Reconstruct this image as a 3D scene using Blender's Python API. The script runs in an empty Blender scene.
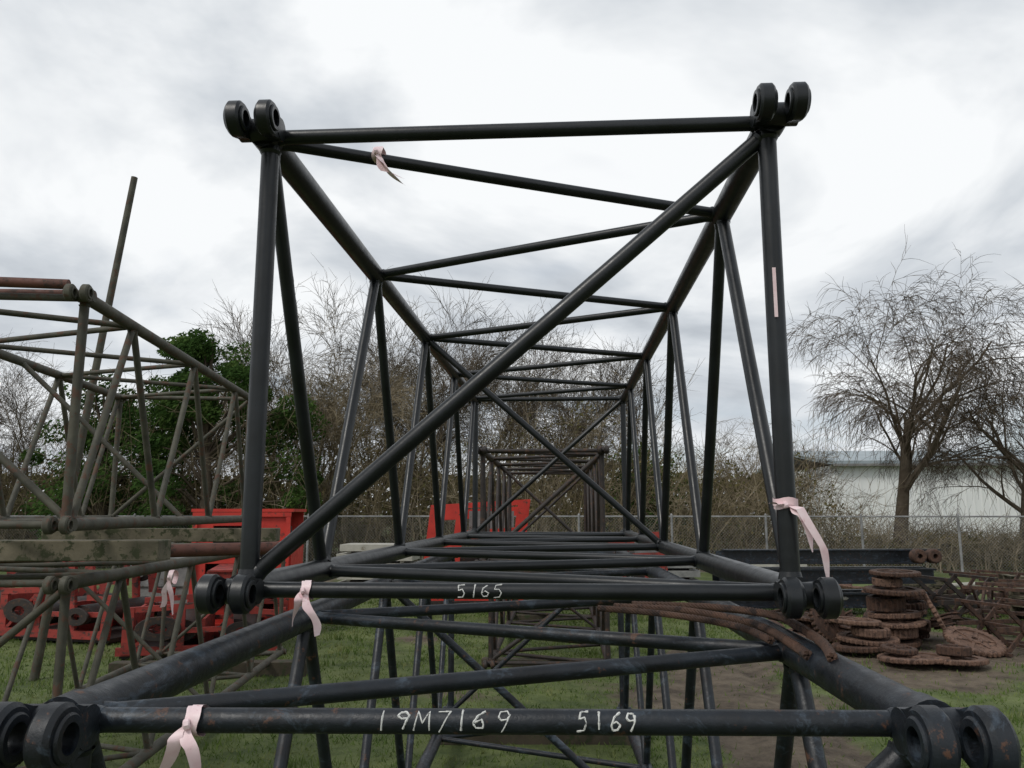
import bpy, math, random
from mathutils import Vector, Matrix, noise
random.seed(7)
R=random.random
def U(a,b): return a+(b-a)*random.random()
EYE=2.0
scene=bpy.context.scene
col=scene.collection

# ------------------------------------------------------------------ mesh buffer
class Buf:
    def __init__(s): s.v=[]; s.f=[]
    def tube(s,p,q,r,r2=None,n=14,caps=True):
        p=Vector(p);q=Vector(q); r2=r if r2 is None else r2
        d=(q-p)
        if d.length<1e-6: return
        d.normalize()
        a=d.orthogonal().normalized(); b=d.cross(a)
        i=len(s.v)
        for c,rr in ((p,r),(q,r2)):
            for k in range(n):
                t=2*math.pi*k/n
                s.v.append(c+a*(math.cos(t)*rr)+b*(math.sin(t)*rr))
        for k in range(n):
            k2=(k+1)%n
            s.f.append((i+k,i+k2,i+n+k2,i+n+k))
        if caps:
            s.f.append(tuple(i+n-1-k for k in range(n)))
            s.f.append(tuple(i+n+k for k in range(n)))
    def path(s,pts,rs,n=6,caps=True):
        pts=[Vector(p) for p in pts]
        if not hasattr(rs,'__len__'): rs=[rs]*len(pts)
        i0=len(s.v); a=None
        for j,p in enumerate(pts):
            d=(pts[min(j+1,len(pts)-1)]-pts[max(j-1,0)])
            if d.length<1e-9: d=Vector((0,0,1))
            d.normalize()
            if a is None: a=d.orthogonal().normalized()
            else:
                a=(a-d*a.dot(d))
                a=a.normalized() if a.length>1e-6 else d.orthogonal().normalized()
            b=d.cross(a)
            for k in range(n):
                t=2*math.pi*k/n
                s.v.append(p+a*(math.cos(t)*rs[j])+b*(math.sin(t)*rs[j]))
        for j in range(len(pts)-1):
            for k in range(n):
                k2=(k+1)%n
                s.f.append((i0+j*n+k,i0+j*n+k2,i0+(j+1)*n+k2,i0+(j+1)*n+k))
        if caps and n>2:
            s.f.append(tuple(i0+n-1-k for k in range(n)))
            e=i0+(len(pts)-1)*n
            s.f.append(tuple(e+k for k in range(n)))
    def box(s,c,size,rot=None):
        c=Vector(c); i=len(s.v)
        M=rot if rot is not None else Matrix.Identity(3)
        for x in (-.5,.5):
            for y in (-.5,.5):
                for z in (-.5,.5):
                    s.v.append(c+M@Vector((x*size[0],y*size[1],z*size[2])))
        for f in ((0,1,3,2),(4,6,7,5),(0,4,5,1),(2,3,7,6),(0,2,6,4),(1,5,7,3)):
            s.f.append(tuple(i+k for k in f))
    def ring(s,c,axis,ro,ri,th,n=28,prof=None):
        c=Vector(c); ax=Vector(axis).normalized()
        a=ax.orthogonal().normalized(); b=ax.cross(a)
        i=len(s.v)
        bev=min(th*0.2,(ro-ri)*0.25)
        loops=[(ri,-th/2),(ro-bev,-th/2),(ro,-th/2+bev),(ro,th/2-bev),(ro-bev,th/2),(ri,th/2)]
        for k in range(n):
            t=2*math.pi*k/n
            m=prof[k%len(prof)] if prof else 0
            for (r,h) in loops:
                rr=r+(m if r>ri else 0)
                s.v.append(c+ax*h+a*(math.cos(t)*rr)+b*(math.sin(t)*rr))
        L=len(loops)
        for k in range(n):
            k2=(k+1)%n
            for j in range(L):
                j2=(j+1)%L
                s.f.append((i+k*L+j,i+k2*L+j,i+k2*L+j2,i+k*L+j2))
    def prism(s,prof,x0,x1):
        i=len(s.v); n=len(prof)
        for x in (x0,x1):
            for (y,z) in prof: s.v.append(Vector((x,y,z)))
        s.f.append(tuple(i+n-1-k for k in range(n))); s.f.append(tuple(i+n+k for k in range(n)))
        for k in range(n): s.f.append((i+k,i+(k+1)%n,i+n+(k+1)%n,i+n+k))
    def obj(s,name,mat,parent=None,smooth=True,M=None):
        me=bpy.data.meshes.new(name)
        me.from_pydata([tuple(v) for v in s.v],[],s.f)
        me.update()
        if smooth:
            me.polygons.foreach_set('use_smooth',[True]*len(me.polygons))
            try: me.set_sharp_from_angle(angle=math.radians(42))
            except Exception: pass
        me.materials.append(mat)
        o=bpy.data.objects.new(name,me); col.objects.link(o)
        if M is not None: o.matrix_world=M
        if parent: o.parent=parent
        return o
def empty(name,loc=(0,0,0),rot=(0,0,0)):
    e=bpy.data.objects.new(name,None); e.empty_display_size=.2
    e.location=loc; e.rotation_euler=rot; col.objects.link(e); return e

# ------------------------------------------------------------------ materials
def mat_paint(name,c1,c2,c3,rust_amt=.62,rough=(.35,.7),scale=6,bump=.15,metal=0.0,coord='Object',spec=.5,scrape=None):
    m=bpy.data.materials.new(name); m.use_nodes=True
    N=m.node_tree.nodes; L=m.node_tree.links
    bs=N['Principled BSDF']
    tc=N.new('ShaderNodeTexCoord')
    n1=N.new('ShaderNodeTexNoise'); n1.inputs['Scale'].default_value=scale; n1.inputs['Detail'].default_value=6; n1.inputs['Roughness'].default_value=.65
    n2=N.new('ShaderNodeTexNoise'); n2.inputs['Scale'].default_value=scale*2.3; n2.inputs['Detail'].default_value=7; n2.inputs['Roughness'].default_value=.72
    L.new(tc.outputs[coord],n1.inputs['Vector']); L.new(tc.outputs[coord],n2.inputs['Vector'])
    r1=N.new('ShaderNodeValToRGB'); r1.color_ramp.elements[0].position=.35; r1.color_ramp.elements[1].position=.68
    r1.color_ramp.elements[0].color=(*c1,1); r1.color_ramp.elements[1].color=(*c2,1)
    L.new(n1.outputs['Fac'],r1.inputs['Fac'])
    r2=N.new('ShaderNodeValToRGB'); r2.color_ramp.elements[0].position=rust_amt; r2.color_ramp.elements[1].position=rust_amt+.05
    L.new(n2.outputs['Fac'],r2.inputs['Fac'])
    mx=N.new('ShaderNodeMixRGB'); mx.inputs['Color2'].default_value=(*c3,1)
    L.new(r2.outputs['Color'],mx.inputs['Fac']); L.new(r1.outputs['Color'],mx.inputs['Color1'])
    outc=mx.outputs['Color']
    if scrape:
        n3=N.new('ShaderNodeTexNoise'); n3.inputs['Scale'].default_value=5; n3.inputs['Detail'].default_value=9; n3.inputs['Roughness'].default_value=.8; n3.inputs['Distortion'].default_value=.6
        mp=N.new('ShaderNodeMapping'); mp.inputs['Scale'].default_value=(1.6,.9,2.6); mp.inputs['Location'].default_value=(3.1,5.2,1.7)
        L.new(tc.outputs[coord],mp.inputs[0]); L.new(mp.outputs[0],n3.inputs['Vector'])
        r3=N.new('ShaderNodeValToRGB'); r3.color_ramp.elements[0].position=.54; r3.color_ramp.elements[1].position=.62; r3.color_ramp.elements[1].color=(.8,.8,.8,1)
        L.new(n3.outputs['Fac'],r3.inputs['Fac'])
        m2=N.new('ShaderNodeMixRGB'); m2.inputs['Color2'].default_value=(*scrape,1)
        L.new(r3.outputs['Color'],m2.inputs['Fac']); L.new(outc,m2.inputs['Color1']); outc=m2.outputs['Color']
    L.new(outc,bs.inputs['Base Color'])
    mr=N.new('ShaderNodeMapRange'); mr.inputs['From Min'].default_value=.3; mr.inputs['From Max'].default_value=.7
    mr.inputs['To Min'].default_value=rough[0]; mr.inputs['To Max'].default_value=rough[1]
    L.new(n2.outputs['Fac'],mr.inputs['Value']); L.new(mr.outputs['Result'],bs.inputs['Roughness'])
    if bump>0:
        bp=N.new('ShaderNodeBump'); bp.inputs['Strength'].default_value=bump; bp.inputs['Distance'].default_value=.01
        L.new(n2.outputs['Fac'],bp.inputs['Height']); L.new(bp.outputs['Normal'],bs.inputs['Normal'])
    bs.inputs['Metallic'].default_value=metal
    bs.inputs['Specular IOR Level'].default_value=spec
    return m
def mat_fast(name,stops,scale,translucent=0):
    m=bpy.data.materials.new(name); m.use_nodes=True
    N=m.node_tree.nodes; L=m.node_tree.links
    N.remove(N['Principled BSDF']); out=N['Material Output']
    tc=N.new('ShaderNodeTexCoord'); n=N.new('ShaderNodeTexNoise'); n.inputs['Scale'].default_value=scale; n.inputs['Detail'].default_value=3
    n.inputs['Roughness'].default_value=.75
    L.new(tc.outputs['Object'],n.inputs['Vector'])
    r=N.new('ShaderNodeValToRGB'); e=r.color_ramp.elements
    e[0].position=stops[0][0]; e[0].color=(*stops[0][1],1); e[1].position=stops[-1][0]; e[1].color=(*stops[-1][1],1)
    for p,c in stops[1:-1]:
        q=e.new(p); q.color=(*c,1)
    L.new(n.outputs['Fac'],r.inputs['Fac'])
    d=N.new('ShaderNodeBsdfDiffuse'); L.new(r.outputs[0],d.inputs[0])
    if translucent:
        t=N.new('ShaderNodeBsdfTranslucent'); L.new(r.outputs[0],t.inputs[0]); ms=N.new('ShaderNodeMixShader'); ms.inputs[0].default_value=translucent
        L.new(d.outputs[0],ms.inputs[1]); L.new(t.outputs[0],ms.inputs[2]); L.new(ms.outputs[0],out.inputs[0])
    else: L.new(d.outputs[0],out.inputs[0])
    return m
BLACK=mat_paint('black_boom_paint',(.004,.005,.0058),(.010,.0125,.015),(.022,.021,.020),.69,(.27,.46),7,.10,spec=.45)
BLACK2=mat_paint('black_worn_paint',(.004,.005,.007),(.012,.017,.024),(.085,.04,.024),.60,(.28,.60),8,.3,spec=.45,scrape=(.05,.068,.09))
DKBROWN=mat_paint('dark_rusty_paint',(.014,.010,.009),(.028,.020,.016),(.07,.035,.02),.55,(.5,.8),6,.2)
OLIVE=mat_paint('weathered_olive_paint',(.040,.038,.027),(.092,.087,.062),(.085,.045,.028),.545,(.6,.85),5,.3)
RUSTRED=mat_paint('rusty_red_paint',(.085,.032,.022),(.13,.048,.032),(.045,.025,.018),.54,(.6,.85),6,.3)
RUST=mat_paint('rust_steel',(.04,.021,.014),(.095,.047,.028),(.025,.015,.012),.53,(.7,.95),9,.5)
RUST2=mat_paint('pale_rust_steel',(.085,.048,.033),(.19,.11,.075),(.05,.028,.02),.53,(.75,.95),7,.5)
RED=mat_paint('red_machine_paint',(.40,.022,.014),(.55,.035,.02),(.10,.03,.02),.60,(.4,.7),3,.15)
DKRED=mat_paint('faded_red_paint',(.20,.022,.016),(.33,.035,.025),(.05,.025,.02),.53,(.5,.8),3,.2)
GREY=mat_paint('grey_equipment_paint',(.13,.13,.13),(.25,.25,.24),(.09,.06,.04),.6,(.5,.8),4,.2)
CONC=mat_paint('pale_concrete',(.30,.29,.25),(.45,.43,.38),(.18,.15,.11),.6,(.8,.95),3,.3)
WOOD=mat_paint('weathered_timber',(.08,.07,.045),(.18,.155,.105),(.045,.05,.022),.52,(.8,.95),4,.5)
DWOOD=mat_paint('damp_timber',(.035,.028,.018),(.07,.055,.035),(.03,.04,.015),.54,(.8,.95),4,.5)
BARK=mat_fast('tree_bark',[(.3,(.05,.038,.028)),(.5,(.10,.08,.06)),(.7,(.15,.122,.095))],1.5)
TWIG=mat_fast('thicket_twigs',[(.32,(.065,.053,.032)),(.5,(.17,.14,.09)),(.68,(.30,.25,.18))],.6)
TWIG2=mat_fast('dark_twigs',[(.32,(.05,.04,.029)),(.5,(.115,.094,.07)),(.68,(.19,.16,.12))],.8)
IVY=mat_fast('ivy_leaves',[(.33,(.020,.042,.012)),(.5,(.055,.105,.028)),(.68,(.12,.18,.05))],1.4,.3)
BRUSH=mat_fast('brush_leaves',[(.33,(.05,.055,.02)),(.5,(.13,.12,.05)),(.68,(.25,.19,.10))],.9,.3)
GALV=mat_fast('galvanised_steel',[(.35,(.18,.18,.18)),(.65,(.32,.32,.32))],2)
GR=mat_fast('grass_blades',[(.3,(.06,.10,.026)),(.5,(.125,.18,.05)),(.7,(.26,.26,.12))],2.2,.3)
TAPE=mat_paint('pink_flagging_tape',(.72,.50,.52),(.85,.70,.71),(.6,.36,.38),.60,(.35,.6),12,.1)
CHALK=mat_paint('white_paint_marker',(.5,.5,.48),(.75,.75,.72),(.15,.15,.15),.56,(.7,.9),60,.1)
WALLW=mat_paint('white_metal_wall',(.74,.75,.75),(.80,.81,.80),(.5,.5,.48),.70,(.5,.7),.4,.0)
ROOFM=mat_paint('grey_metal_roof',(.24,.29,.31),(.31,.35,.37),(.22,.2,.18),.68,(.4,.6),.5,.0)

def mudval(x,y):
    n=noise.fractal(Vector((x*.22,y*.22,3.1)),1.0,2.0,5)
    n2=noise.noise(Vector((x*.9,y*.9,7.7)))
    rut=max(0,1-abs(x-2.3+.05*y)/1.0)*(1 if y<15 else 0)
    scrap=max(0,1-math.hypot((x-5.2)/2.2,(y-13.5)/2.0))*1.2
    base=.08 if x>1.5 else 0
    lane=max(0,1-abs(x+1.9+ .02*y)/.7)*.25
    v=max(base,rut*.65,scrap*.7)+n*.8+n2*.4+lane
    return max(0,min(1,(v-.26)*2.2))
gm=bpy.data.materials.new('grass_and_mud'); gm.use_nodes=True
N=gm.node_tree.nodes;L=gm.node_tree.links;bs=N['Principled BSDF']
at=N.new('ShaderNodeAttribute'); at.attribute_name='mud'
tc=N.new('ShaderNodeTexCoord')
def NZ(sc,det=8,ro=.6):
    n=N.new('ShaderNodeTexNoise'); n.inputs['Scale'].default_value=sc; n.inputs['Detail'].default_value=det; n.inputs['Roughness'].default_value=ro
    L.new(tc.outputs['Object'],n.inputs['Vector']); return n
def RP(n,a,ca,b,cb):
    r=N.new('ShaderNodeValToRGB'); e=r.color_ramp.elements; e[0].position=a;e[1].position=b;e[0].color=(*ca,1);e[1].color=(*cb,1)
    L.new(n.outputs['Fac'],r.inputs['Fac']); return r
g1=RP(NZ(1.3,8,.7),.35,(.055,.08,.025),.65,(.15,.18,.065))
d1=RP(NZ(2.2,8,.75),.32,(.045,.033,.024),.68,(.20,.16,.115))
nf=NZ(6,8,.7)
ad=N.new('ShaderNodeMath'); ad.operation='MULTIPLY_ADD'; ad.inputs[1].default_value=.9; 
L.new(nf.outputs['Fac'],ad.inputs[0]); L.new(at.outputs['Fac'],ad.inputs[2])
mrr=N.new('ShaderNodeMapRange'); mrr.inputs['From Min'].default_value=.62; mrr.inputs['From Max'].default_value=1.0
L.new(ad.outputs[0],mrr.inputs['Value'])
mx=N.new('ShaderNodeMixRGB'); L.new(mrr.outputs['Result'],mx.inputs['Fac']); L.new(g1.outputs['Color'],mx.inputs['Color1']); L.new(d1.outputs['Color'],mx.inputs['Color2'])
L.new(mx.outputs['Color'],bs.inputs['Base Color']); bs.inputs['Roughness'].default_value=.85; bs.inputs['Specular IOR Level'].default_value=.25
bp=N.new('ShaderNodeBump'); bp.inputs['Strength'].default_value=.9; bp.inputs['Distance'].default_value=.07
L.new(nf.outputs['Fac'],bp.inputs['Height']); L.new(bp.outputs['Normal'],bs.inputs['Normal'])

def gz(x,y):
    if abs(x)>45 or y>60 or y<-10: return 0
    z=.05*noise.noise(Vector((x*.35,y*.35,0)))+.02*noise.noise(Vector((x*1.3,y*1.3,4)))-.02
    if 1<x<4 and y<15:
        for c in (1.9,2.9):
            dd=abs(x-c+.05*y); z-=.07*max(0,1-dd/.28)
    return z
def axis(lo,hi,step,far):
    a=[lo+i*step for i in range(int((hi-lo)/step)+1)]
    out=[];d=step
    x=a[-1]
    while x<far: d*=1.35; x+=d; out.append(x)
    pre=[];d=step;x=a[0]
    while x>-far: d*=1.35; x-=d; pre.append(x)
    return pre[::-1]+a+out
xs=axis(-16,16,.18,600); ys=axis(0,30,.2,600)
b=Buf(); 
for y in ys:
    for x in xs: b.v.append((x,y,gz(x,y)))
nx=len(xs)
for j in range(len(ys)-1):
    for i in range(nx-1):
        a=j*nx+i; b.f.append((a,a+1,a+nx+1,a+nx))
ground=b.obj('ground',gm)
att=ground.data.attributes.new('mud','FLOAT','POINT')
att.data.foreach_set('value',[mudval(v[0],v[1]) if abs(v[0])<60 and -5<v[1]<60 else .2 for v in b.v])

gb=Buf()
cnt=0
while cnt<76000:
    y=3.5+ (R()**.8)*16; x=U(-.75,.74)*y*1.05-.5+U(-1,1)
    if mudval(x,y)>.35+U(-.25,.25): 
        if R()<.88: continue
    if noise.noise(Vector((x*2.3,y*2.3,19)))<-.22 and R()<.8: continue
    cnt+=1
    big=noise.noise(Vector((x*1.1,y*1.1,9)))
    h=U(.018,.055)*(2.0 if big>.26 else 1); w=.004+.0006*y
    a=U(0,6.28); z=gz(x,y); lean=.045
    cx,sx=math.cos(a)*w,math.sin(a)*w; bx,by=U(-1,1)*lean,U(-1,1)*lean
    i=len(gb.v)
    gb.v+= [(x-cx,y-sx,z-.01),(x+cx,y+sx,z-.01),(x+bx,y+by,z+h)]
    gb.f.append((i,i+1,i+2))
gb.obj('grass',GR,smooth=False)

# ------------------------------------------------------------------ boom sections
def boom(name,loc,rot,W,H,Lg,hp,nn,rc,rl,mat,mat2=None,internal=(4,),lug=(.054,.026),seg=16,frontdiag=1):
    e=empty(name,loc,rot); mat2=mat2 or mat
    ch=Buf(); la=Buf(); lg=Buf(); fr=Buf()
    xs_=(-W/2,W/2); zs=(0,H)
    def bar(B,p,q,r,n=seg):
        P=Vector(p);Q=Vector(q);d=(Q-P).normalized()
        o1=d.orthogonal().normalized(); o2=d.cross(o1); am=U(-.003,.003); bm=U(-.003,.003)
        pts=[P.lerp(Q,t)+(o1*am+o2*bm)*math.sin(math.pi*t) for t in (0,.2,.4,.6,.8,1)]
        B.path(pts,r,n=n)
        for A,s in ((P,1),(Q,-1)):
            A1=A+d*s*(rc*1.02)
            B.tube(A1-d*.006,A1+d*s*.016,r*1.22,r*1.03,n=n,caps=False)
    def straight(B,p,q,r,n=seg):
        B.tube(p,q,r,n=n)
        P=Vector(p);Q=Vector(q);d=(Q-P).normalized()
        for A,s in ((P,1),(Q,-1)):
            A1=A+d*s*(rc*1.02)
            B.tube(A1-d*.006,A1+d*s*.016,r*1.22,r*1.03,n=n,caps=False)
    for x in xs_:
        for z in zs:
            ch.tube((x,0.0,z),(x,Lg,z),rc,n=20)
            for yy,s in ((0,-1),(Lg,1)):
                ch.tube((x,yy+s*.035,z),(x,yy-s*.03,z),rc*1.10,n=20)
                ro,ri=lug
                yl=yy+s*.125
                for dx in ((-.047,.047) if s<0 else (-.016,)):
                    lg.ring((x+dx,yl,z),(1,0,0),ro,ri,.044,n=32)
                    lg.ring((x+dx,yl,z),(1,0,0),ro*.72,ri,.058,n=32)
                    y0_=yy+s*.045; y1=yl-s*ri*1.1
                    pr=[(y0_,z-ro*.62),(y0_,z+ro*.62),((y0_+y1)/2,z+ro*.70),(y1,z+ro*.86),(y1,z-ro*.86),((y0_+y1)/2,z-ro*.70)]
                    if s>0: pr=pr[::-1]
                    lg.prism(pr,x+dx-.017,x+dx+.017)
                lg.tube((x-.066,yy+s*.048,z),(x+.066,yy+s*.048,z),ro*.66,n=20)
    ynode=[.03+i*hp for i in range(nn+1)]
    def N_(side,top,i): return (xs_[side],ynode[i],zs[top])
    for i in range(nn):
        if i%2==0:
            bar(la,N_(0,1,i),N_(0,0,i+1),rl*1.05); bar(la,N_(1,0,i),N_(1,1,i+1),rl*1.05)
            bar(la,N_(0,1,i),N_(1,1,i+1),rl*.92);  bar(la,N_(1,0,i),N_(0,0,i+1),rl*.92)
        else:
            bar(la,N_(0,0,i),N_(0,1,i+1),rl*1.05); bar(la,N_(1,1,i),N_(1,0,i+1),rl*1.05)
            bar(la,N_(1,1,i),N_(0,1,i+1),rl*.92);  bar(la,N_(0,0,i),N_(1,0,i+1),rl*.92)
    for yy in (.005,Lg-.005):
        for x in xs_:
            xi=x-math.copysign(.012,x)
            bar(fr,(xi,yy,0),(xi,yy,H),rl*1.25)
        for z in zs: straight(fr,(xs_[0],yy,z),(xs_[1],yy,z),rl*1.02)
    if frontdiag>0: bar(fr,(xs_[0],.012,.02),(xs_[1],.012,H-.02),rl*1.12)
    elif frontdiag<0: bar(fr,(xs_[1],.012,.02),(xs_[0],.012,H-.02),rl*1.0)
    bar(fr,(xs_[1],Lg-.01,H),(xs_[0],Lg-.01,0),rl)
    for k in internal: bar(fr,(xs_[0],ynode[k],H),(xs_[1],ynode[k],0),rl*.95)
    ch.obj('main_chords',mat2,e); la.obj('lacing_tubes',mat,e); fr.obj('end_frames',mat,e); lg.obj('pin_lugs',mat2,e)
    return e
XC=-.145; W=1.59; H=1.415
up=boom('crane_boom_section',(XC,2.36,EYE-.225),(0,0,0),W,H,6.1,.745,8,.043,.0225,BLACK)
lo=boom('crane_boom_section',(XC+.01,1.56,EYE-.385-H),(0,math.radians(-.35),math.radians(1.2)),W,H,6.1,.745,8,.046,.0225,BLACK2,lug=(.060,.027))
fa=boom('crane_boom_section',(-.27,10.3,EYE+.78-1.42),(0,0,math.radians(.5)),1.55,1.42,6.1,.745,8,.045,.026,DKBROWN,seg=10)
fb=boom('crane_boom_section',(-.2,10.5,.12),(0,0,math.radians(.2)),1.5,1.12,6.1,.745,8,.045,.026,DKBROWN,seg=10)
l1=boom('crane_boom_section',(-3.71,4.57,EYE-.075),(0,0,math.radians(9.06)),1.5,1.4,4.55,.75,6,.04,.023,OLIVE,internal=(3,),frontdiag=-1)
l2=boom('crane_boom_section',(-3.80,4.75,EYE-.43-1.4),(0,0,math.radians(7)),1.55,1.4,6.0,.74,8,.042,.022,OLIVE,internal=(4,))

def timber(c,size,rz=0,mat=WOOD):
    b=Buf(); b.box((0,0,0),size)
    o=b.obj('timber_block',mat,smooth=False)
    o.location=c; o.rotation_euler=(0,0,rz)
    mod=o.modifiers.new('b','BEVEL'); mod.width=.008; mod.segments=2
    return o
timber((XC,1.7,.065),(2.0,.2,.18),U(-.03,.03),DWOOD)
timber((XC-.1,7.5,.06),(1.9,.14,.17),.04,DWOOD)
for y in (11,15.6): timber((-.2,y,.03),(1.8,.18,.12),0,DWOOD); 
for y in (11.2,15.5): timber((-.2,y,1.3),(1.8,.12,.04),0,DWOOD)
timber((-3.9,5.05,EYE-.245),(2.6,.22,.13),math.radians(6))
timber((-4.25,8.4,EYE-.24),(2.4,.2,.14),math.radians(8))
timber((-3.75,5.3,.07),(2.4,.2,.2),.1,DWOOD); timber((-4.4,10.1,.07),(2.4,.2,.2),.1,DWOOD)

def pipe(name,pts,r,mat,n=14):
    b=Buf(); b.path(pts,r,n=n); return b.obj(name,mat)
pipe('rusty_pipe',[(-5.6,4.62,EYE-.33),(-2.25,6.55,EYE-.285)],.05,RUSTRED)
pipe('rusty_pipe',[(-5.9,4.15,EYE+1.43),(-3.05,4.62,EYE+1.395)],.032,RUSTRED)
pipe('rusty_pipe',[(-5.9,4.55,EYE+1.41),(-3.2,4.80,EYE+1.39)],.025,RUSTRED)
pipe('leaning_pole',[(-6.50,9.85,-.1),(-6.2,9.85,2.5),(-5.72,9.85,6.45)],[.055,.05,.042],OLIVE)

def rope(name,ctrl,r,mat,strands=6,pitch=.09):
    P=[]; n=len(ctrl)
    C=[Vector(c) for c in ctrl]
    for i in range(n-1):
        p0=C[max(i-1,0)];p1=C[i];p2=C[i+1];p3=C[min(i+2,n-1)]
        for k in range(20):
            t=k/20
            P.append(.5*((2*p1)+(-p0+p2)*t+(2*p0-5*p1+4*p2-p3)*t*t+(-p0+3*p1-3*p2+p3)*t**3))
    P.append(C[-1])
    b=Buf(); s=[0]
    for i in range(1,len(P)): s.append(s[-1]+(P[i]-P[i-1]).length)
    a=None; fr=[]
    for i,p in enumerate(P):
        d=(P[min(i+1,len(P)-1)]-P[max(i-1,0)]).normalized()
        a=d.orthogonal().normalized() if a is None else (a-d*a.dot(d)).normalized()
        fr.append((a.copy(),d.cross(a)))
    for k in range(strands):
        pts=[P[i]+(fr[i][0]*math.cos(2*math.pi*(s[i]/pitch+k/strands))+fr[i][1]*math.sin(2*math.pi*(s[i]/pitch+k/strands)))*r*.62 for i in range(len(P))]
        b.path(pts,r*.42,n=7)
    return b.obj(name,mat)
zt=EYE-.385+.05
rope('rusty_wire_rope',[(.18,2.98,zt+.0),(.40,2.84,zt+.005),(.56,2.6,zt+.0),(.595,2.35,zt-.005),(.60,2.1,zt-.015)],.013,RUST)
rope('rusty_wire_rope',[(.25,3.05,zt-.0),(.50,2.90,zt+.01),(.65,2.65,zt+.016),(.655,2.4,zt+.018),(.64,2.12,zt+.014),(.62,1.98,zt+.0)],.013,RUST)
rope('rusty_wire_rope',[(.12,2.93,zt+.0),(.34,2.77,zt+.0),(.51,2.5,zt-.0),(.56,2.3,zt-.01)],.011,RUST)

FONT={'1':[[(.3,1),(.28,0)]],'9':[[(.55,.7),(.4,.95),(.15,.9),(.08,.65),(.25,.5),(.5,.6),(.55,.8),(.5,.4),(.4,0)]],
'M':[[(0,0),(.08,1),(.3,.4),(.52,1),(.62,0)]],'7':[[(.05,.95),(.55,1),(.25,0)]],
'6':[[(.45,1),(.2,.7),(.08,.3),(.2,.03),(.45,.05),(.52,.3),(.35,.5),(.12,.35)]],
'5':[[(.5,1),(.12,.97)],[(.12,.97),(.1,.6),(.35,.62),(.52,.4),(.4,.08),(.05,.05)]]}
def chalk(parent,text,x0,adv,z,y,r,off):
    b=Buf()
    for i,c in enumerate(text):
        jx=U(-.1,.1);sc=U(.85,1.15);sl=U(.0,.3);dz=U(-.06,.06)
        for st in FONT[c]:
            st=[(u+U(-.04,.04),v+U(-.04,.04)) for u,v in st]
            pts=[]
            for j in range(len(st)-1):
                for k in range(6):
                    t=k/6; pts.append((st[j][0]*(1-t)+st[j+1][0]*t,st[j][1]*(1-t)+st[j+1][1]*t))
            pts.append(st[-1])
            w=[];base=U(.0014,.0021);rs=[]
            for k,(u,v) in enumerate(pts):
                th=((v-.5)*sc+dz)*1.6+off; u=u*1.2+sl*(v-.5)
                w.append((x0+(i+u+jx)*adv,y-math.cos(th)*r,z+math.sin(th)*r)); rs.append(max(.0004,base*(1+.5*noise.noise(Vector((u*4,v*4,i)))+U(-.3,.3))))
            b.path(w,rs,n=5)
    return b.obj('marker_numbers',CHALK,parent)
rb=.0225*1.02+.0001
chalk(lo,'19M7169',-.205,.036,H,.005,rb,.28)
chalk(lo,'5169',.165,.029,H,.005,rb,.28)
chalk(up,'5165',-.165,.037,0,.005,rb,.12)

def tape(c,r,tails,w=.022,axis='X'):
    b=Buf(); c=Vector(c)
    n=16
    for lay in range(2):
        i=len(b.v); sh=lay*.009
        for k in range(n+1):
            t=2*math.pi*k/n; rr=r+.002+lay*.002
            for s in (-1,1):
                if axis=='X': b.v.append(c+Vector((sh+s*w*.45+.003*math.sin(3*t),math.cos(t)*rr,math.sin(t)*rr)))
                else: b.v.append(c+Vector((math.cos(t)*rr,math.sin(t)*rr,sh+s*w*.45+.003*math.sin(3*t))))
        for k in range(n): b.f.append((i+2*k,i+2*k+1,i+2*k+3,i+2*k+2))
    for T in tails:
        pts=[Vector(p) for p in T]; Q=[]
        for j in range(len(pts)-1):
            for k in range(8): Q.append(pts[j].lerp(pts[j+1],k/8))
        Q.append(pts[-1]); i=len(b.v); ph=U(0,6)
        for k,q in enumerate(Q):
            t=k/len(Q); an=ph*.15+.9*t+.4*math.sin(5*t+ph)
            wv=Vector((math.cos(an),math.sin(an)*.8,.25*math.sin(7*t)))*w*(.22 +min(1,t*3)*.38)
            off=Vector((.005*math.sin(9*t+ph),.006*math.cos(8*t),0))
            b.v.append(c+q+wv+off); b.v.append(c+q-wv+off)
        for k in range(len(Q)-1): b.f.append((i+2*k,i+2*k+1,i+2*k+3,i+2*k+2))
    f=Vector(tails[0][0]); b.ring(c+f,(1,.3,.2),.010,.002,.012,n=8)
    return b.obj('flagging_tape',TAPE)
yb=2.365
tape((-.755,yb,EYE-.225),.024,[[(0,-.03,0),(-.015,-.035,-.03),(-.025,-.03,-.10)],[(0,-.03,.0),(.03,-.035,-.06),(.05,-.03,-.125)]])
tape((.635,yb,EYE+.02),.031,[[(-.01,-.034,0),(.03,-.05,-.01),(.08,-.05,-.12),(.10,-.04,-.22)],[(0,-.034,0),(.03,-.05,-.03),(.06,-.045,-.13)],[(0,-.034,0),(-.02,-.036,.003),(-.05,-.033,.005)]],axis='Z',w=.024)
tape((-.615,2.51,EYE+1.19),.024,[[(0,-.028,0),(.02,-.03,-.04),(.05,-.04,-.075),(.10,-.05,-.13)],[(0,-.03,0),(.04,-.03,-.075),(.095,-.04,-.10)]],w=.028)
tape((-.70,1.55,EYE-.388),.024,[[(0,-.03,0),(-.02,-.035,-.03),(-.055,-.03,-.12)],[(0,-.03,0),(.012,-.035,-.04),(.035,-.03,-.15)]],w=.022)
tape((-2.75,5.6,EYE-.45),.045,[[(0,-.05,0),(.02,-.05,-.1),(.05,-.05,-.25)],[(0,-.05,0),(-.02,-.05,-.1),(-.03,-.05,-.2)]],w=.03)
b=Buf(); b.box((0,0,0),(.010,.0015,.15)); o=b.obj('paper_label',TAPE,smooth=False); o.location=(XC+W/2-.022,2.36-.0315,EYE+.64)

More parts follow.
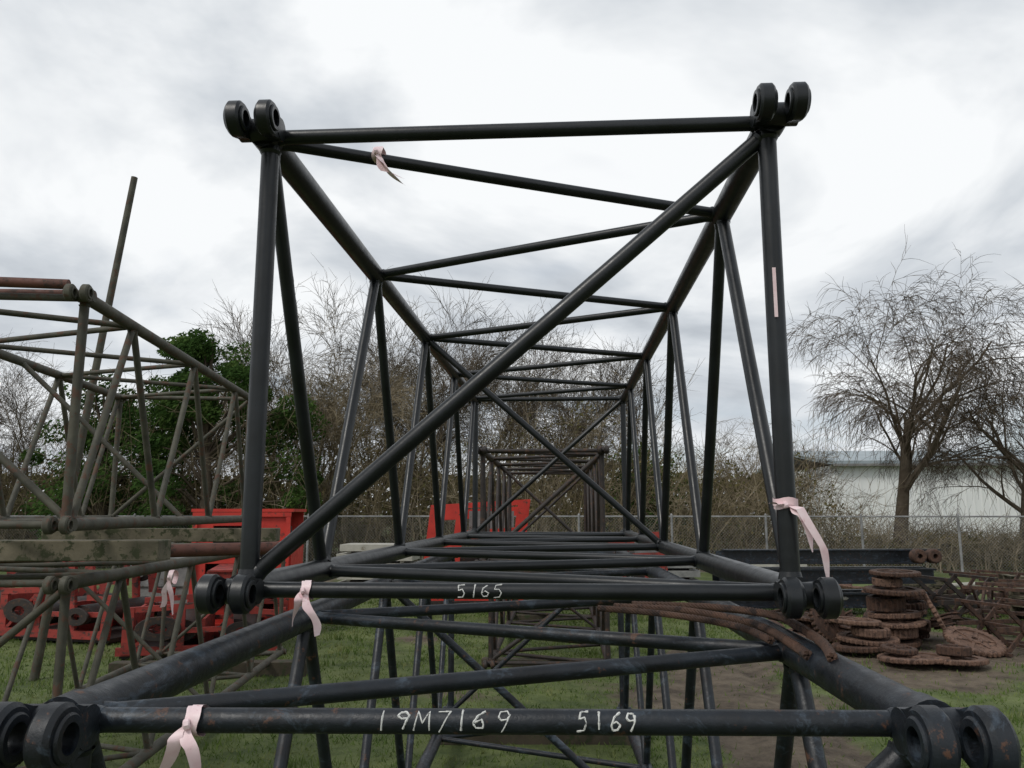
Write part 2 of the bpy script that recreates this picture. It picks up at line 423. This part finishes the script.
# ------------------------------------------------------------------ red machinery etc.
def frame_panel(B,c,w,h,t,holes):
    xs=sorted(set([0,1]+[h_[0] for h_ in holes]+[h_[1] for h_ in holes])); zs=sorted(set([0,1]+[h_[2] for h_ in holes]+[h_[3] for h_ in holes]))
    for i in range(len(xs)-1):
        for j in range(len(zs)-1):
            mx_=(xs[i]+xs[i+1])/2; mz=(zs[j]+zs[j+1])/2
            if any(a<mx_<b_ and c_<mz<d for a,b_,c_,d in holes): continue
            B.box((c[0]+(mx_-.5)*w,c[1],c[2]+mz*h),((xs[i+1]-xs[i])*w,t,(zs[j+1]-zs[j])*h))
def machine_cab(loc,rz,w=1.9,h=2.2,d=1.2,mat=RED,shear=.12):
    e=empty('crane_cab_frame',loc,(0,0,rz))
    B=Buf()
    frame_panel(B,(0,-d/2,0),w,h,.05,[(.08,.27,.70,.86),(.36,.88,.74,.95),(.2,.8,.1,.35),(.36,.62,.42,.60)])
    frame_panel(B,(0,d/2,0),w,h*.94,.05,[(.1,.9,.5,.9)])
    B.box((-w/2+.03,0,h*.25),(.05,d-.06,h*.5)); B.box((w/2-.03,0,h*.2),(.05,d-.06,h*.4))
    for x in (-w/2+.06,w/2-.06): B.path([(x,-d/2+.04,h*.97),(x,d/2-.04,h*.92)],.04,n=8)
    for v in B.v:
        if v.z>h*.45: v.x+= (v.z-h*.45)*shear; v.z+= v.x*.06
    B.obj('painted_shell',mat,e,smooth=False)
    B=Buf(); B.box((0,0,.1),(w*1.05,d*1.1,.18)); B.path([(-w*.35,0,.5),(w*.35,0,.5)],.28,n=20); B.path([(-w*.2,0,1.0),(w*.2,0,1.0)],.18,n=16)
    for x in (-w*.36,w*.36): B.ring((x,0,.5),(1,0,0),.4,.1,.04)
    B.obj('base_and_drum',DKBROWN,e)
    B=Buf(); B.box((w*.18,-.2,h*.82),(w*.46,.05,h*.2)); B.obj('grey_control_panel',GREY,e,smooth=False)
    return e
machine_cab((-1.95,17.6,-.0),.1,2.1,2.2)
machine_cab((1.55,17.4,0),-.1,1.2,1.58,mat=DKRED,shear=0)
def winch(loc,rz,mat=DKRED,sz=1.0):
    e=empty('crane_winch_frame',loc,(0,0,rz)); e.scale=(1,1,sz)
    B=Buf()
    for y in (-.7,.7):
        for (x0,z0,x1,z1,t) in ((-1,.1,1,.1,.2),(-.95,1.1,.1,1.2,.14),(-.95,.1,-.95,1.1,.14),(1.0,.1,1.05,1.0,.16),(.1,1.15,.1,1.95,.14),(.1,1.98,.65,1.95,.14),(.62,1.95,.72,1.0,.14),(.7,1.0,1.05,.95,.12),(-.3,.1,-.3,1.15,.16),(.4,.1,.3,1.95,.12),(-.9,.55,1.0,.6,.12),(-.9,.15,-.3,1.1,.06)):
            a=math.atan2(z1-z0,x1-x0); l=math.hypot(x1-x0,z1-z0)
            B.box(((x0+x1)/2,y+U(-.012,.012),(z0+z1)/2+.1),(l+t*.9,.06,t),Matrix.Rotation(-a,3,'Y'))
    B.box((.35,0,2.13),(.6,1.5,.05)); B.box((-.98,0,.65),(.04,1.3,.9)); B.box((.0,.1,.5),(.05,1.2,.8)); 
    B.obj('side_plates',mat,e,smooth=False)
    B=Buf(); B.path([(-.35,-.62,.65),(-.35,.85,.65)],.3,n=22); B.path([(.45,-.62,.65),(.45,.85,.65)],.24,n=22)
    for y in (-.8,.8):
        B.ring((-.55,y,.75),(0,1,0),.30,.12,.05); B.ring((.55,y,.65),(0,1,0),.22,.08,.05); B.ring((.35,y,1.5),(0,1,0),.2,.08,.05)
    B.box((0,0,.06),(2.1,1.3,.1))
    B.obj('drums_and_gears',DKBROWN,e); return e
winch((-5.3,12.0,0),.3,DKRED,.55); winch((-7.9,13.2,0),-.2,DKRED,.62); winch((-9.9,14.2,0),.4,DKRED,.6); winch((-8.2,18.5,0),.2,DKRED,.7)
def machine_house(loc,rz,w=1.55,d=1.5,h=2.0,mat=RED):
    e=empty('crane_machinery_house',loc,(0,0,rz)); B=Buf()
    frame_panel(B,(0,-d/2,.15),w,h-.15,.05,[(.14,.46,.18,.55),(.56,.86,.14,.44),(.20,.50,.66,.88),(.58,.82,.56,.86)])
    frame_panel(B,(0,d/2,.15),w,h-.15,.05,[(.46,.54,.3,.8)])
    B.box((-w/2,0,h*.5+.05),(.05,d-.06,h*.86)); B.box((w/2,0,h*.42),(.05,d-.06,h*.7))
    B.box((0,0,h+.03),(w*1.06,d*1.06,.05)); B.box((-.1,0,.16),(w*1.2,d*1.1,.12))
    for x in (-.48,.03,.48): B.box((x*w,-d/2-.05,h*.5),(.07,.05,h*.92))
    for z in (.28,.98): B.box((0,-d/2-.055,h*z),(w*1.02,.04,.07))
    B.obj('painted_shell',mat,e,smooth=False)
    B=Buf(); B.path([(-w*.44,0,.75),(w*.44,0,.75)],.36,n=22)
    for x in (-.3,.05,.34): B.ring((x*w,0,.75),(1,0,0),.5,.1,.05)
    B.box((0,0,.06),(w*1.1,d*.9,.09)); B.box((0,.1,1.5),(w*.8,d*.5,.5)); B.obj('drum_and_skid',DKBROWN,e)
    return e
machine_house((-5.45,13.9,0),.18)
def grey_box(loc,rz,s=(1.1,.9,.75),mat=GREY):
    e=empty('equipment_crate',loc,(0,0,rz)); B=Buf()
    B.box((0,0,s[2]/2+.08),s)
    for x in (-.5,.5): B.box((x*s[0]*.9,-s[1]/2-.012,s[2]/2+.08),(.06,.02,s[2]*.98))
    for z in (.1,.5,.9): B.box((0,-s[1]/2-.02,s[2]*z+.08),(s[0]*.98,.03,.05))
    for x in (-.35,.35): B.box((x*s[0],0,.03),(.1,s[1],.1))
    B.obj('crate_body',mat,e,smooth=False); return e
grey_box((-7.9,16.2,0),.1,(1.2,.9,1.0)); grey_box((-6.6,17.4,0),-.1,(1.4,1,.9),CONC)
for i,(x,y,w,n_) in enumerate(((-4.9,21.5,2.0,5),(2.9,22.8,1.4,4),(5.6,23.5,2.2,3))):
    e=empty('concrete_slab_stack',(x,y,0),(0,0,U(-.1,.1))); B=Buf()
    for k in range(n_): B.box((U(-.08,.08),0,.12+k*.24),(w,1.1,.17))
    for k in range(n_):
        for s in (-.35,.35): B.box((s*w,0,.015+k*.24+.0),(.1,1.0,.06))
    B.obj('slabs',CONC if i%2==0 else GREY,e,smooth=False)

def gear(name,loc,ro,th,teeth,rot,mat=RUST):
    B=Buf(); n=teeth*4; prof=[.0,.0,ro*.07,ro*.07]
    B.ring((0,0,0),(0,0,1),ro,ro*.74,th,n=n,prof=prof)
    B.ring((0,0,0),(0,0,1),ro*.76,ro*.25,th*.35,n=40)
    B.ring((0,0,0),(0,0,1),ro*.28,ro*.12,th*1.3,n=24)
    for k in range(6):
        a=k*math.pi/3; B.box((math.cos(a)*ro*.5,math.sin(a)*ro*.5,0),(ro*.5,.04,th*.75),Matrix.Rotation(a,3,'Z'))
    o=B.obj(name,mat,smooth=False); o.location=loc; o.rotation_euler=rot; return o
def stack(x,y,rs):
    z=.03
    for (r,th) in rs:
        gear('rusty_gear',(x+U(-.1,.1),y+U(-.1,.1),z+th/2),r,th,int(r*90),(U(-.06,.06),U(-.06,.06),U(0,3)),RUST if R()<.55 else RUST2)
        z+=th*1.25+.012
stack(4.95,12.9,[(.42,.08),(.30,.14),(.40,.06),(.36,.08),(.26,.2),(.40,.07),(.2,.12),(.34,.06)])
stack(4.35,12.4,[(.36,.08),(.40,.06),(.25,.12),(.33,.06)])
stack(5.45,13.7,[(.42,.08),(.30,.18),(.42,.06),(.32,.12),(.22,.1)])
stack(4.6,11.6,[(.42,.06),(.22,.07)]); stack(5.2,11.5,[(.38,.06),(.2,.12)]); stack(3.9,13.5,[(.4,.09),(.3,.12),(.36,.05)])
gear('rusty_gear',(5.9,12.4,.16),.38,.07,32,(.35,.1,0),RUST2); gear('rusty_gear',(4.1,13.2,.4),.40,.07,34,(1.25,.1,.6)); gear('rusty_gear',(5.6,12.9,.5),.34,.06,30,(1.1,.4,1.0),RUST2)
def sheave(loc,r,rot):
    B=Buf(); B.ring((0,0,.05),(0,0,1),r,r*.5,.03); B.ring((0,0,-.05),(0,0,1),r,r*.5,.03); B.ring((0,0,0),(0,0,1),r*.85,r*.15,.08); B.ring((0,0,0),(0,0,1),r*.25,r*.13,.2)
    o=B.obj('rusty_sheave',RUST); o.location=loc; o.rotation_euler=rot
for k in range(12): sheave((U(3.2,7.0),U(12.9,16.0),U(.1,.25)),U(.16,.3),(U(-.5,.5),U(-.5,.5),0))
e=empty('steel_beam_pile',(5.2,16.5,0),(0,0,.1)); B=Buf()
for z,y in ((.3,0),(.3,.6),(.75,.1),(.75,.6),(1.12,.3)):
    for zz in (-.13,.13): B.box((U(-.2,.2),y,z+zz),(4.4,.22,.03))
    B.box((0,y,z),(4.3,.03,.24))
for x in (-1.6,1.6): B.box((x,.3,.08),(.2,1.3,.14))
B.obj('beams',BLACK2,e,smooth=False)
B=Buf()
for x in (1.7,2.0): B.ring((x,-.2,1.15),(0,1,0),.14,.05,.2)
B.obj('rollers',RUST,e)
def rack(loc,rz,s=1):
    B=Buf()
    for y in (-.45,.45):
        for a,c in (((-.5,y,0),(.45,y,.85)),((.5,y,0),(-.45,y,.85)),((-.6,y,.45),(.6,y,.45))):
            A=Vector(a);C=Vector(c);d=C-A
            B.box((A+C)/2,(d.length,.035,.075),Matrix.Rotation(-math.atan2(d.z,d.x),3,'Y'))
    for x,z in ((-.45,.85),(.45,.85),(-.5,.05),(.5,.05),(0,.44)): B.box((x,0,z),(.07,1.2,.05))
    B.ring((0,-.5,.45),(0,1,0),.13,.04,.06)
    o=B.obj('rusty_steel_rack',RUST if R()<.7 else DKBROWN,smooth=False); o.location=loc; o.rotation_euler=(0,0,rz); o.scale=(s,s,s)
for (x,y,r) in ((6.5,12.7,.3),(7.2,13.8,.9),(7.0,15.4,.2),(8.0,15.1,1.2),(8.4,17.0,.5),(7.8,12.5,.7)):
    rack((x,y,gz(x,y)),r,U(.8,1.0))
def pallet(loc,rz,n=3):
    e=empty('wooden_pallet_stack',loc,(0,0,rz)); B=Buf()
    for k in range(n):
        z=k*.15; ox,oy=U(-.05,.05),U(-.05,.05)
        for i in range(7): B.box((ox-.5+i*.167,oy,z+.135),(.1,1.0,.02))
        for y in (-.46,0,.46): B.box((ox,oy+y,z+.075),(1.1,.04,.095))
        for i in range(3): B.box((ox-.48+i*.48,oy,z+.014),(.1,1.0,.02))
    B.obj('boards',WOOD,e,smooth=False)
pallet((8.9,15.6,gz(8.9,15.6)+.01),.4,4); pallet((9.6,17.4,gz(9.6,17.4)+.01),-.2,5); pallet((7.6,18.3,.0),.1,4)
for k in range(14):
    x,y=U(5.2,10),U(15,21); a=U(0,3.1); l=U(.5,1.4); z=U(.08,.3)
    pipe('scrap_pipe',[(x-math.cos(a)*l,y-math.sin(a)*l,z),(x+math.cos(a)*l,y+math.sin(a)*l,z+U(-.05,.25))],U(.025,.06),(RUST,RUST2,CONC)[int(R()*2.6)],8)

# ------------------------------------------------------------------ fence
fe=empty('chain_link_fence',(0,0,0)); FY=27.0; FH=1.86; FX0,FX1=-30,30
B=Buf(); sp=.1; x=FX0; hh=FH-.06; ns=6
while x<FX1:
    for k in range(ns):
        a0=hh*k/ns; a1=hh*(k+1)/ns
        B.tube((x+a0,FY,.04+a0),(x+a1,FY,.04+a1),.0024,n=3,caps=False)
        B.tube((x+hh-a0,FY+.005,.04+a0),(x+hh-a1,FY+.005,.04+a1),.0024,n=3,caps=False)
    x+=sp
B.obj('mesh_wire',GALV,fe)
B=Buf(); x=FX0
while x<=FX1:
    B.tube((x,FY+.05,-.1),(x,FY+.05,FH+.05),.04,n=10); B.tube((x,FY+.05,FH+.05),(x,FY+.05,FH+.1),.045,.01,n=10); x+=3.05
B.tube((FX0,FY+.05,FH),(FX1,FY+.05,FH),.025,n=8)
B.obj('posts_and_rail',GALV,fe)

# ------------------------------------------------------------------ building
e=empty('metal_warehouse',(0,0,0)); B=Buf(); x0,x1,y0=15.6,62.0,48.0
B.box(((x0+x1)/2,y0+9,2.35),(x1-x0,18,4.7))
x=x0+.3
while x<x1: B.box((x,y0-.02,2.35),(.06,.05,4.66)); x+=.45
B.obj('corrugated_walls',WALLW,e,smooth=False)
B=Buf()
for yy,z in ((y0-.4,4.75),(y0+9,6.0),(y0+18.4,4.75)):
    for xx in (x0-.4,x1+.4): B.v.append(Vector((xx,yy,z)))
for yy,z in ((y0-.4,4.95),(y0+9,6.2),(y0+18.4,4.95)):
    for xx in (x0-.4,x1+.4): B.v.append(Vector((xx,yy,z)))
B.f+= [(0,1,3,2),(2,3,5,4),(6,8,9,7),(8,10,11,9),(0,6,7,1),(4,5,11,10),(0,2,8,6),(2,4,10,8),(1,7,9,3),(3,9,11,5)]
B.obj('roof',ROOFM,e,smooth=False)
B=Buf()
for x in (36,48): B.box((x,y0-.06,1.6),(3.2,.04,3.2))
B.box(((x0+x1)/2,y0-.45,4.7),(x1-x0,.14,.14))
B.obj('roller_doors_and_gutter',GREY,e,smooth=False)

# ------------------------------------------------------------------ trees
def rdir(d,ang):
    a=d.orthogonal().normalized(); b_=d.cross(a); t=U(0,2*math.pi)
    return (d*math.cos(ang)+(a*math.cos(t)+b_*math.sin(t))*math.sin(ang)).normalized()
def grow(B,p,d,ln,r,lev,maxlev,droop,spread,kids,rmin):
    seg=5 if lev<maxlev else 4
    pts=[p.copy()]; rs=[r]; q=p.copy(); dd=d.copy()
    for i in range(seg):
        g=droop*(lev/maxlev)**1.5
        dd=(dd+Vector((U(-1,1),U(-1,1),U(-1,1)))*(.17 if lev else .13)+Vector((0,0,.10 if lev<2 else -g*.28))).normalized()
        q=q+dd*(ln/seg); pts.append(q.copy()); rs.append(r*(1-.6*(i+1)/seg))
    if lev==0: rs[0]*=1.35
    B.path(pts,rs,n=(10 if lev==0 else 6 if lev==1 else 4 if lev==2 else 3),caps=False)
    if lev<maxlev:
        for k in range(kids[lev]):
            t=U(.22,1) if lev else U(.42,1)
            j=min(int(t*seg),seg-1); f=t*seg-j
            pp=pts[j].lerp(pts[j+1],f); dj=(pts[j+1]-pts[j]).normalized()
            grow(B,pp,rdir(dj,U(spread*.6,spread*1.35)),ln*U(.5,.8)*(.98 if lev else 1.08),max(rs[j]*U(.42,.62),rmin),lev+1,maxlev,droop,spread,kids,rmin)
def tree(loc,h,seed,droop,spread,kids,r=.22,ln=.38,mat=BARK,rmin=.005):
    random.seed(seed); B=Buf()
    grow(B,Vector((0,0,-.2)),Vector((U(-.06,.06),U(-.06,.06),1)).normalized(),h*ln,r,0,len(kids),droop,spread,kids,rmin)
    mz=max(v.z for v in B.v); s=h/mz
    for v in B.v: v*=s
    o=B.obj('bare_tree',mat); o.location=loc; return o
t1=tree((12.3,31,0),11.9,11,.75,.68,(8,6,6,5,4),.22,.36,rmin=.0065)
t2=tree((17.3,32,0),11.6,25,.85,.75,(7,6,5,5,4),.2,rmin=.0065)
t3=tree((-4.2,35,0),11.4,5,.15,.42,(7,5,5,5,2),.11,mat=TWIG2,rmin=.0075)
t4=tree((-12.2,34,0),11.0,8,.3,.5,(7,5,5,5,2),.10,mat=TWIG,rmin=.0075)
t5=tree((-7.5,36,0),11.4,15,.2,.46,(7,5,5,5,2),.11,mat=TWIG2,rmin=.0075)
def inst(src,loc,rz,s):
    o=bpy.data.objects.new('bare_tree',src.data); o.location=loc; o.rotation_euler=(0,0,rz); o.scale=(s,s,s*U(.9,1.1)); col.objects.link(o)
random.seed(3)
for (x,y,s) in ((-24,34,.95),(-20,37,.9),(-9.5,38,1.1),(-1.5,36,.9),(1.5,39,1.0),(4,37,.85),(7.5,38,.62),(-15,39,1.1),(-6.5,33,1.0),(-10.5,33,.9),(-2.8,39,1.1),(-22,32,.8),(6,34,.58),(9.4,36,.5),(-5,38,1.15),(-8.2,32,.95),(-17.5,35,.9),(-12.5,40,1.15),(-.2,33,.75),(-25,30,.8)):
    inst((t3,t4,t5)[int(R()*3)],(x,y,0),U(0,6),s)
inst(t2,(30,44,0),2.0,.9)

def hprof(x):
    n=noise.noise(Vector((x*.3,1.3,0)))+.5*noise.noise(Vector((x*.9,4.3,0)))
    if x<9: base=5.8 if x<5 else 4.8
    elif x<11: base=3.2
    else: base=1.5
    return max(.9,base*(1+.45*n))
B=Buf()
for k in range(2700):
    x=U(-27,23); y=U(28.2,36)
    h=hprof(x)*U(.45,1.2)
    p=Vector((x,y,-.05)); d=Vector((U(-.3,.3),U(-.3,.3),1)).normalized(); pts=[p.copy()];rs=[U(.010,.026)]
    for i in range(4):
        d=(d+Vector((U(-1,1),U(-1,1),U(-.6,.4)))*.28).normalized(); p=p+d*h/4; pts.append(p.copy()); rs.append(rs[0]*(1-.2*(i+1)))
    B.path(pts,rs,n=3,caps=False)
    for j in range(7):
        i=random.choice((1,2,2,3,3,4)); q=pts[i].copy(); dd=rdir(Vector((0,0,1)),U(.4,1.5)); pp=[q.copy()]
        for m in range(3):
            dd=(dd+Vector((U(-1,1),U(-1,1),U(-.9,.5)))*.3).normalized(); q=q+dd*U(.2,.45); pp.append(q.copy())
        B.path(pp,[.009,.007,.006,.004],n=3,caps=False)
B.obj('thicket',TWIG,smooth=False)
def leaves(name,pts_fn,n,size,mat):
    B=Buf()
    for k in range(n):
        p=pts_fn()
        a=Vector((U(-1,1),U(-1,1),U(-1,1))).normalized(); b_=a.orthogonal().normalized(); s=U(*size)
        c=a.cross(b_)
        i=len(B.v); B.v+=[p-b_*s,p+c*s*.5,p+b_*s,p-c*s*.5]; B.f.append((i,i+1,i+2,i+3))
    return B.obj(name,mat,smooth=False)
def brushpt():
    while True:
        x=U(-28,24); y=U(29,37); h=hprof(x)
        z=h*.85*(R()**1.5)
        if noise.noise(Vector((x*.6,y*.6,z*.8)))>-.05+z/h*.3: return Vector((x,y,z))
leaves('brush_foliage',brushpt,46000,(.04,.10),BRUSH)
def farpt():
    while True:
        x=U(-70,13); y=U(44,52); h=4.2*(1+.4*noise.noise(Vector((x*.15,5,0))))
        return Vector((x,y,h*R()))
leaves('distant_treeline',farpt,24000,(.15,.35),BRUSH)
def ivytree(loc,h,w,seed,n):
    random.seed(seed); e=empty('ivy_covered_tree',loc)
    T=Buf(); 
    clumps=[]
    T.path([(0,0,-.1),(.1,0,h*.3),(-.1,.1,h*.6),(0,0,h*.92)],[.25,.2,.13,.04],n=10)
    for k in range(58):
        z=U(.12,.97)*h; rr=w*.5*math.sin(math.pi*min(1,(z/h)*.75+.22))**.7*U(.3,1.05); a=U(0,6.28)
        c=Vector((math.cos(a)*rr,math.sin(a)*rr*.8,z)); clumps.append((c,U(.4,.95)))
        T.path([(0,0,z*.7),c*.5+Vector((0,0,z*.45)),c],[.06,.04,.015],n=5,caps=False)
    T.obj('trunk_and_limbs',BARK,e)
    def pt():
        c,r=random.choice(clumps)
        while True:
            v=Vector((U(-1,1),U(-1,1),U(-1,1)))
            if .3<v.length<1: break
        return c+Vector((v.x*r,v.y*r,v.z*r*.75))*(1+.3*noise.noise(c+v*2))
    o=leaves('foliage',pt,n,(.05,.11),IVY); o.parent=e
ivytree((-13.2,28.9,0),9.2,7.6,9,38000)
ivytree((-17.4,29.3,0),7.2,5.4,19,17000)
ivytree((3.2,33.5,0),4.6,4.0,29,5000)

# ------------------------------------------------------------------ world, sun, camera
w=bpy.data.worlds.new('World'); scene.world=w; w.use_nodes=True
N=w.node_tree.nodes;L=w.node_tree.links; bg=N['Background']
sky=N.new('ShaderNodeTexSky'); sky.sky_type='NISHITA'; sky.sun_disc=False
SE,SA=math.radians(48),math.radians(-140)
sky.sun_elevation=SE; sky.sun_rotation=SA
tc=N.new('ShaderNodeTexCoord')
sx=N.new('ShaderNodeSeparateXYZ'); L.new(tc.outputs['Generated'],sx.inputs[0])
mz=N.new('ShaderNodeMath'); mz.operation='MAXIMUM'; mz.inputs[1].default_value=0; L.new(sx.outputs['Z'],mz.inputs[0])
az=N.new('ShaderNodeMath'); az.operation='ADD'; az.inputs[1].default_value=.16; L.new(mz.outputs[0],az.inputs[0])
dx=N.new('ShaderNodeMath'); dx.operation='DIVIDE'; L.new(sx.outputs['X'],dx.inputs[0]); L.new(az.outputs[0],dx.inputs[1])
dy=N.new('ShaderNodeMath'); dy.operation='DIVIDE'; L.new(sx.outputs['Y'],dy.inputs[0]); L.new(az.outputs[0],dy.inputs[1])
cb=N.new('ShaderNodeCombineXYZ'); L.new(dx.outputs[0],cb.inputs[0]); L.new(dy.outputs[0],cb.inputs[1])
def WN(sc,det,ro,dist=0,off=0):
    n=N.new('ShaderNodeTexNoise'); n.inputs['Scale'].default_value=sc; n.inputs['Detail'].default_value=det; n.inputs['Roughness'].default_value=ro; n.inputs['Distortion'].default_value=dist
    mp=N.new('ShaderNodeMapping'); mp.inputs['Location'].default_value=(off,off*.7,off*.3)
    L.new(cb.outputs[0],mp.inputs[0]); L.new(mp.outputs[0],n.inputs['Vector']); return n
n1=WN(1.05,6,.54,.4,2.3); n2=WN(.7,4,.55,.3,6.1)
r1=N.new('ShaderNodeValToRGB'); e_=r1.color_ramp.elements
e_[0].position=.36; e_[0].color=(.46,.50,.55,1); e_[1].position=.60; e_[1].color=(.95,.97,.985,1)
m_=r1.color_ramp.elements.new(.46); m_.color=(.63,.67,.715,1)
L.new(n1.outputs['Fac'],r1.inputs['Fac'])
hz=N.new('ShaderNodeMapRange'); hz.inputs['From Min'].default_value=.0; hz.inputs['From Max'].default_value=.32; hz.inputs['To Min'].default_value=.4; hz.inputs['To Max'].default_value=0
L.new(mz.outputs[0],hz.inputs['Value'])
hm=N.new('ShaderNodeMixRGB'); hm.inputs['Color2'].default_value=(.80,.84,.88,1); L.new(hz.outputs['Result'],hm.inputs['Fac']); L.new(r1.outputs['Color'],hm.inputs['Color1'])
sc=N.new('ShaderNodeVectorMath'); sc.operation='SCALE'; sc.inputs['Scale'].default_value=10.0; L.new(hm.outputs['Color'],sc.inputs[0])
r2=N.new('ShaderNodeValToRGB'); r2.color_ramp.elements[0].position=.36; r2.color_ramp.elements[0].color=(.6,.6,.6,1); r2.color_ramp.elements[1].position=.48
L.new(n2.outputs['Fac'],r2.inputs['Fac'])
mx=N.new('ShaderNodeMixRGB'); L.new(r2.outputs['Color'],mx.inputs['Fac']); L.new(sky.outputs['Color'],mx.inputs['Color1']); L.new(sc.outputs[0],mx.inputs['Color2'])
L.new(mx.outputs['Color'],bg.inputs['Color']); bg.inputs['Strength'].default_value=.1
sl=bpy.data.lights.new('sun','SUN'); sl.energy=1.5; sl.angle=math.radians(14); sl.color=(1,.96,.9)
so=bpy.data.objects.new('sun',sl); col.objects.link(so)
sd=Vector((math.sin(SA)*math.cos(SE),math.cos(SA)*math.cos(SE),math.sin(SE)))
so.rotation_euler=sd.to_track_quat('Z','Y').to_euler(); so.location=(0,0,30)
cam=bpy.data.cameras.new('camera'); co=bpy.data.objects.new('camera',cam); col.objects.link(co)
cam.lens=36*800/1024; cam.sensor_width=36; cam.clip_start=.05; cam.clip_end=2000
co.location=(0,0,EYE); co.rotation_euler=(math.radians(90+9.1),0,math.radians(3.65))
scene.camera=co
scene.view_settings.view_transform='Standard'; scene.view_settings.look='None'; scene.view_settings.exposure=0
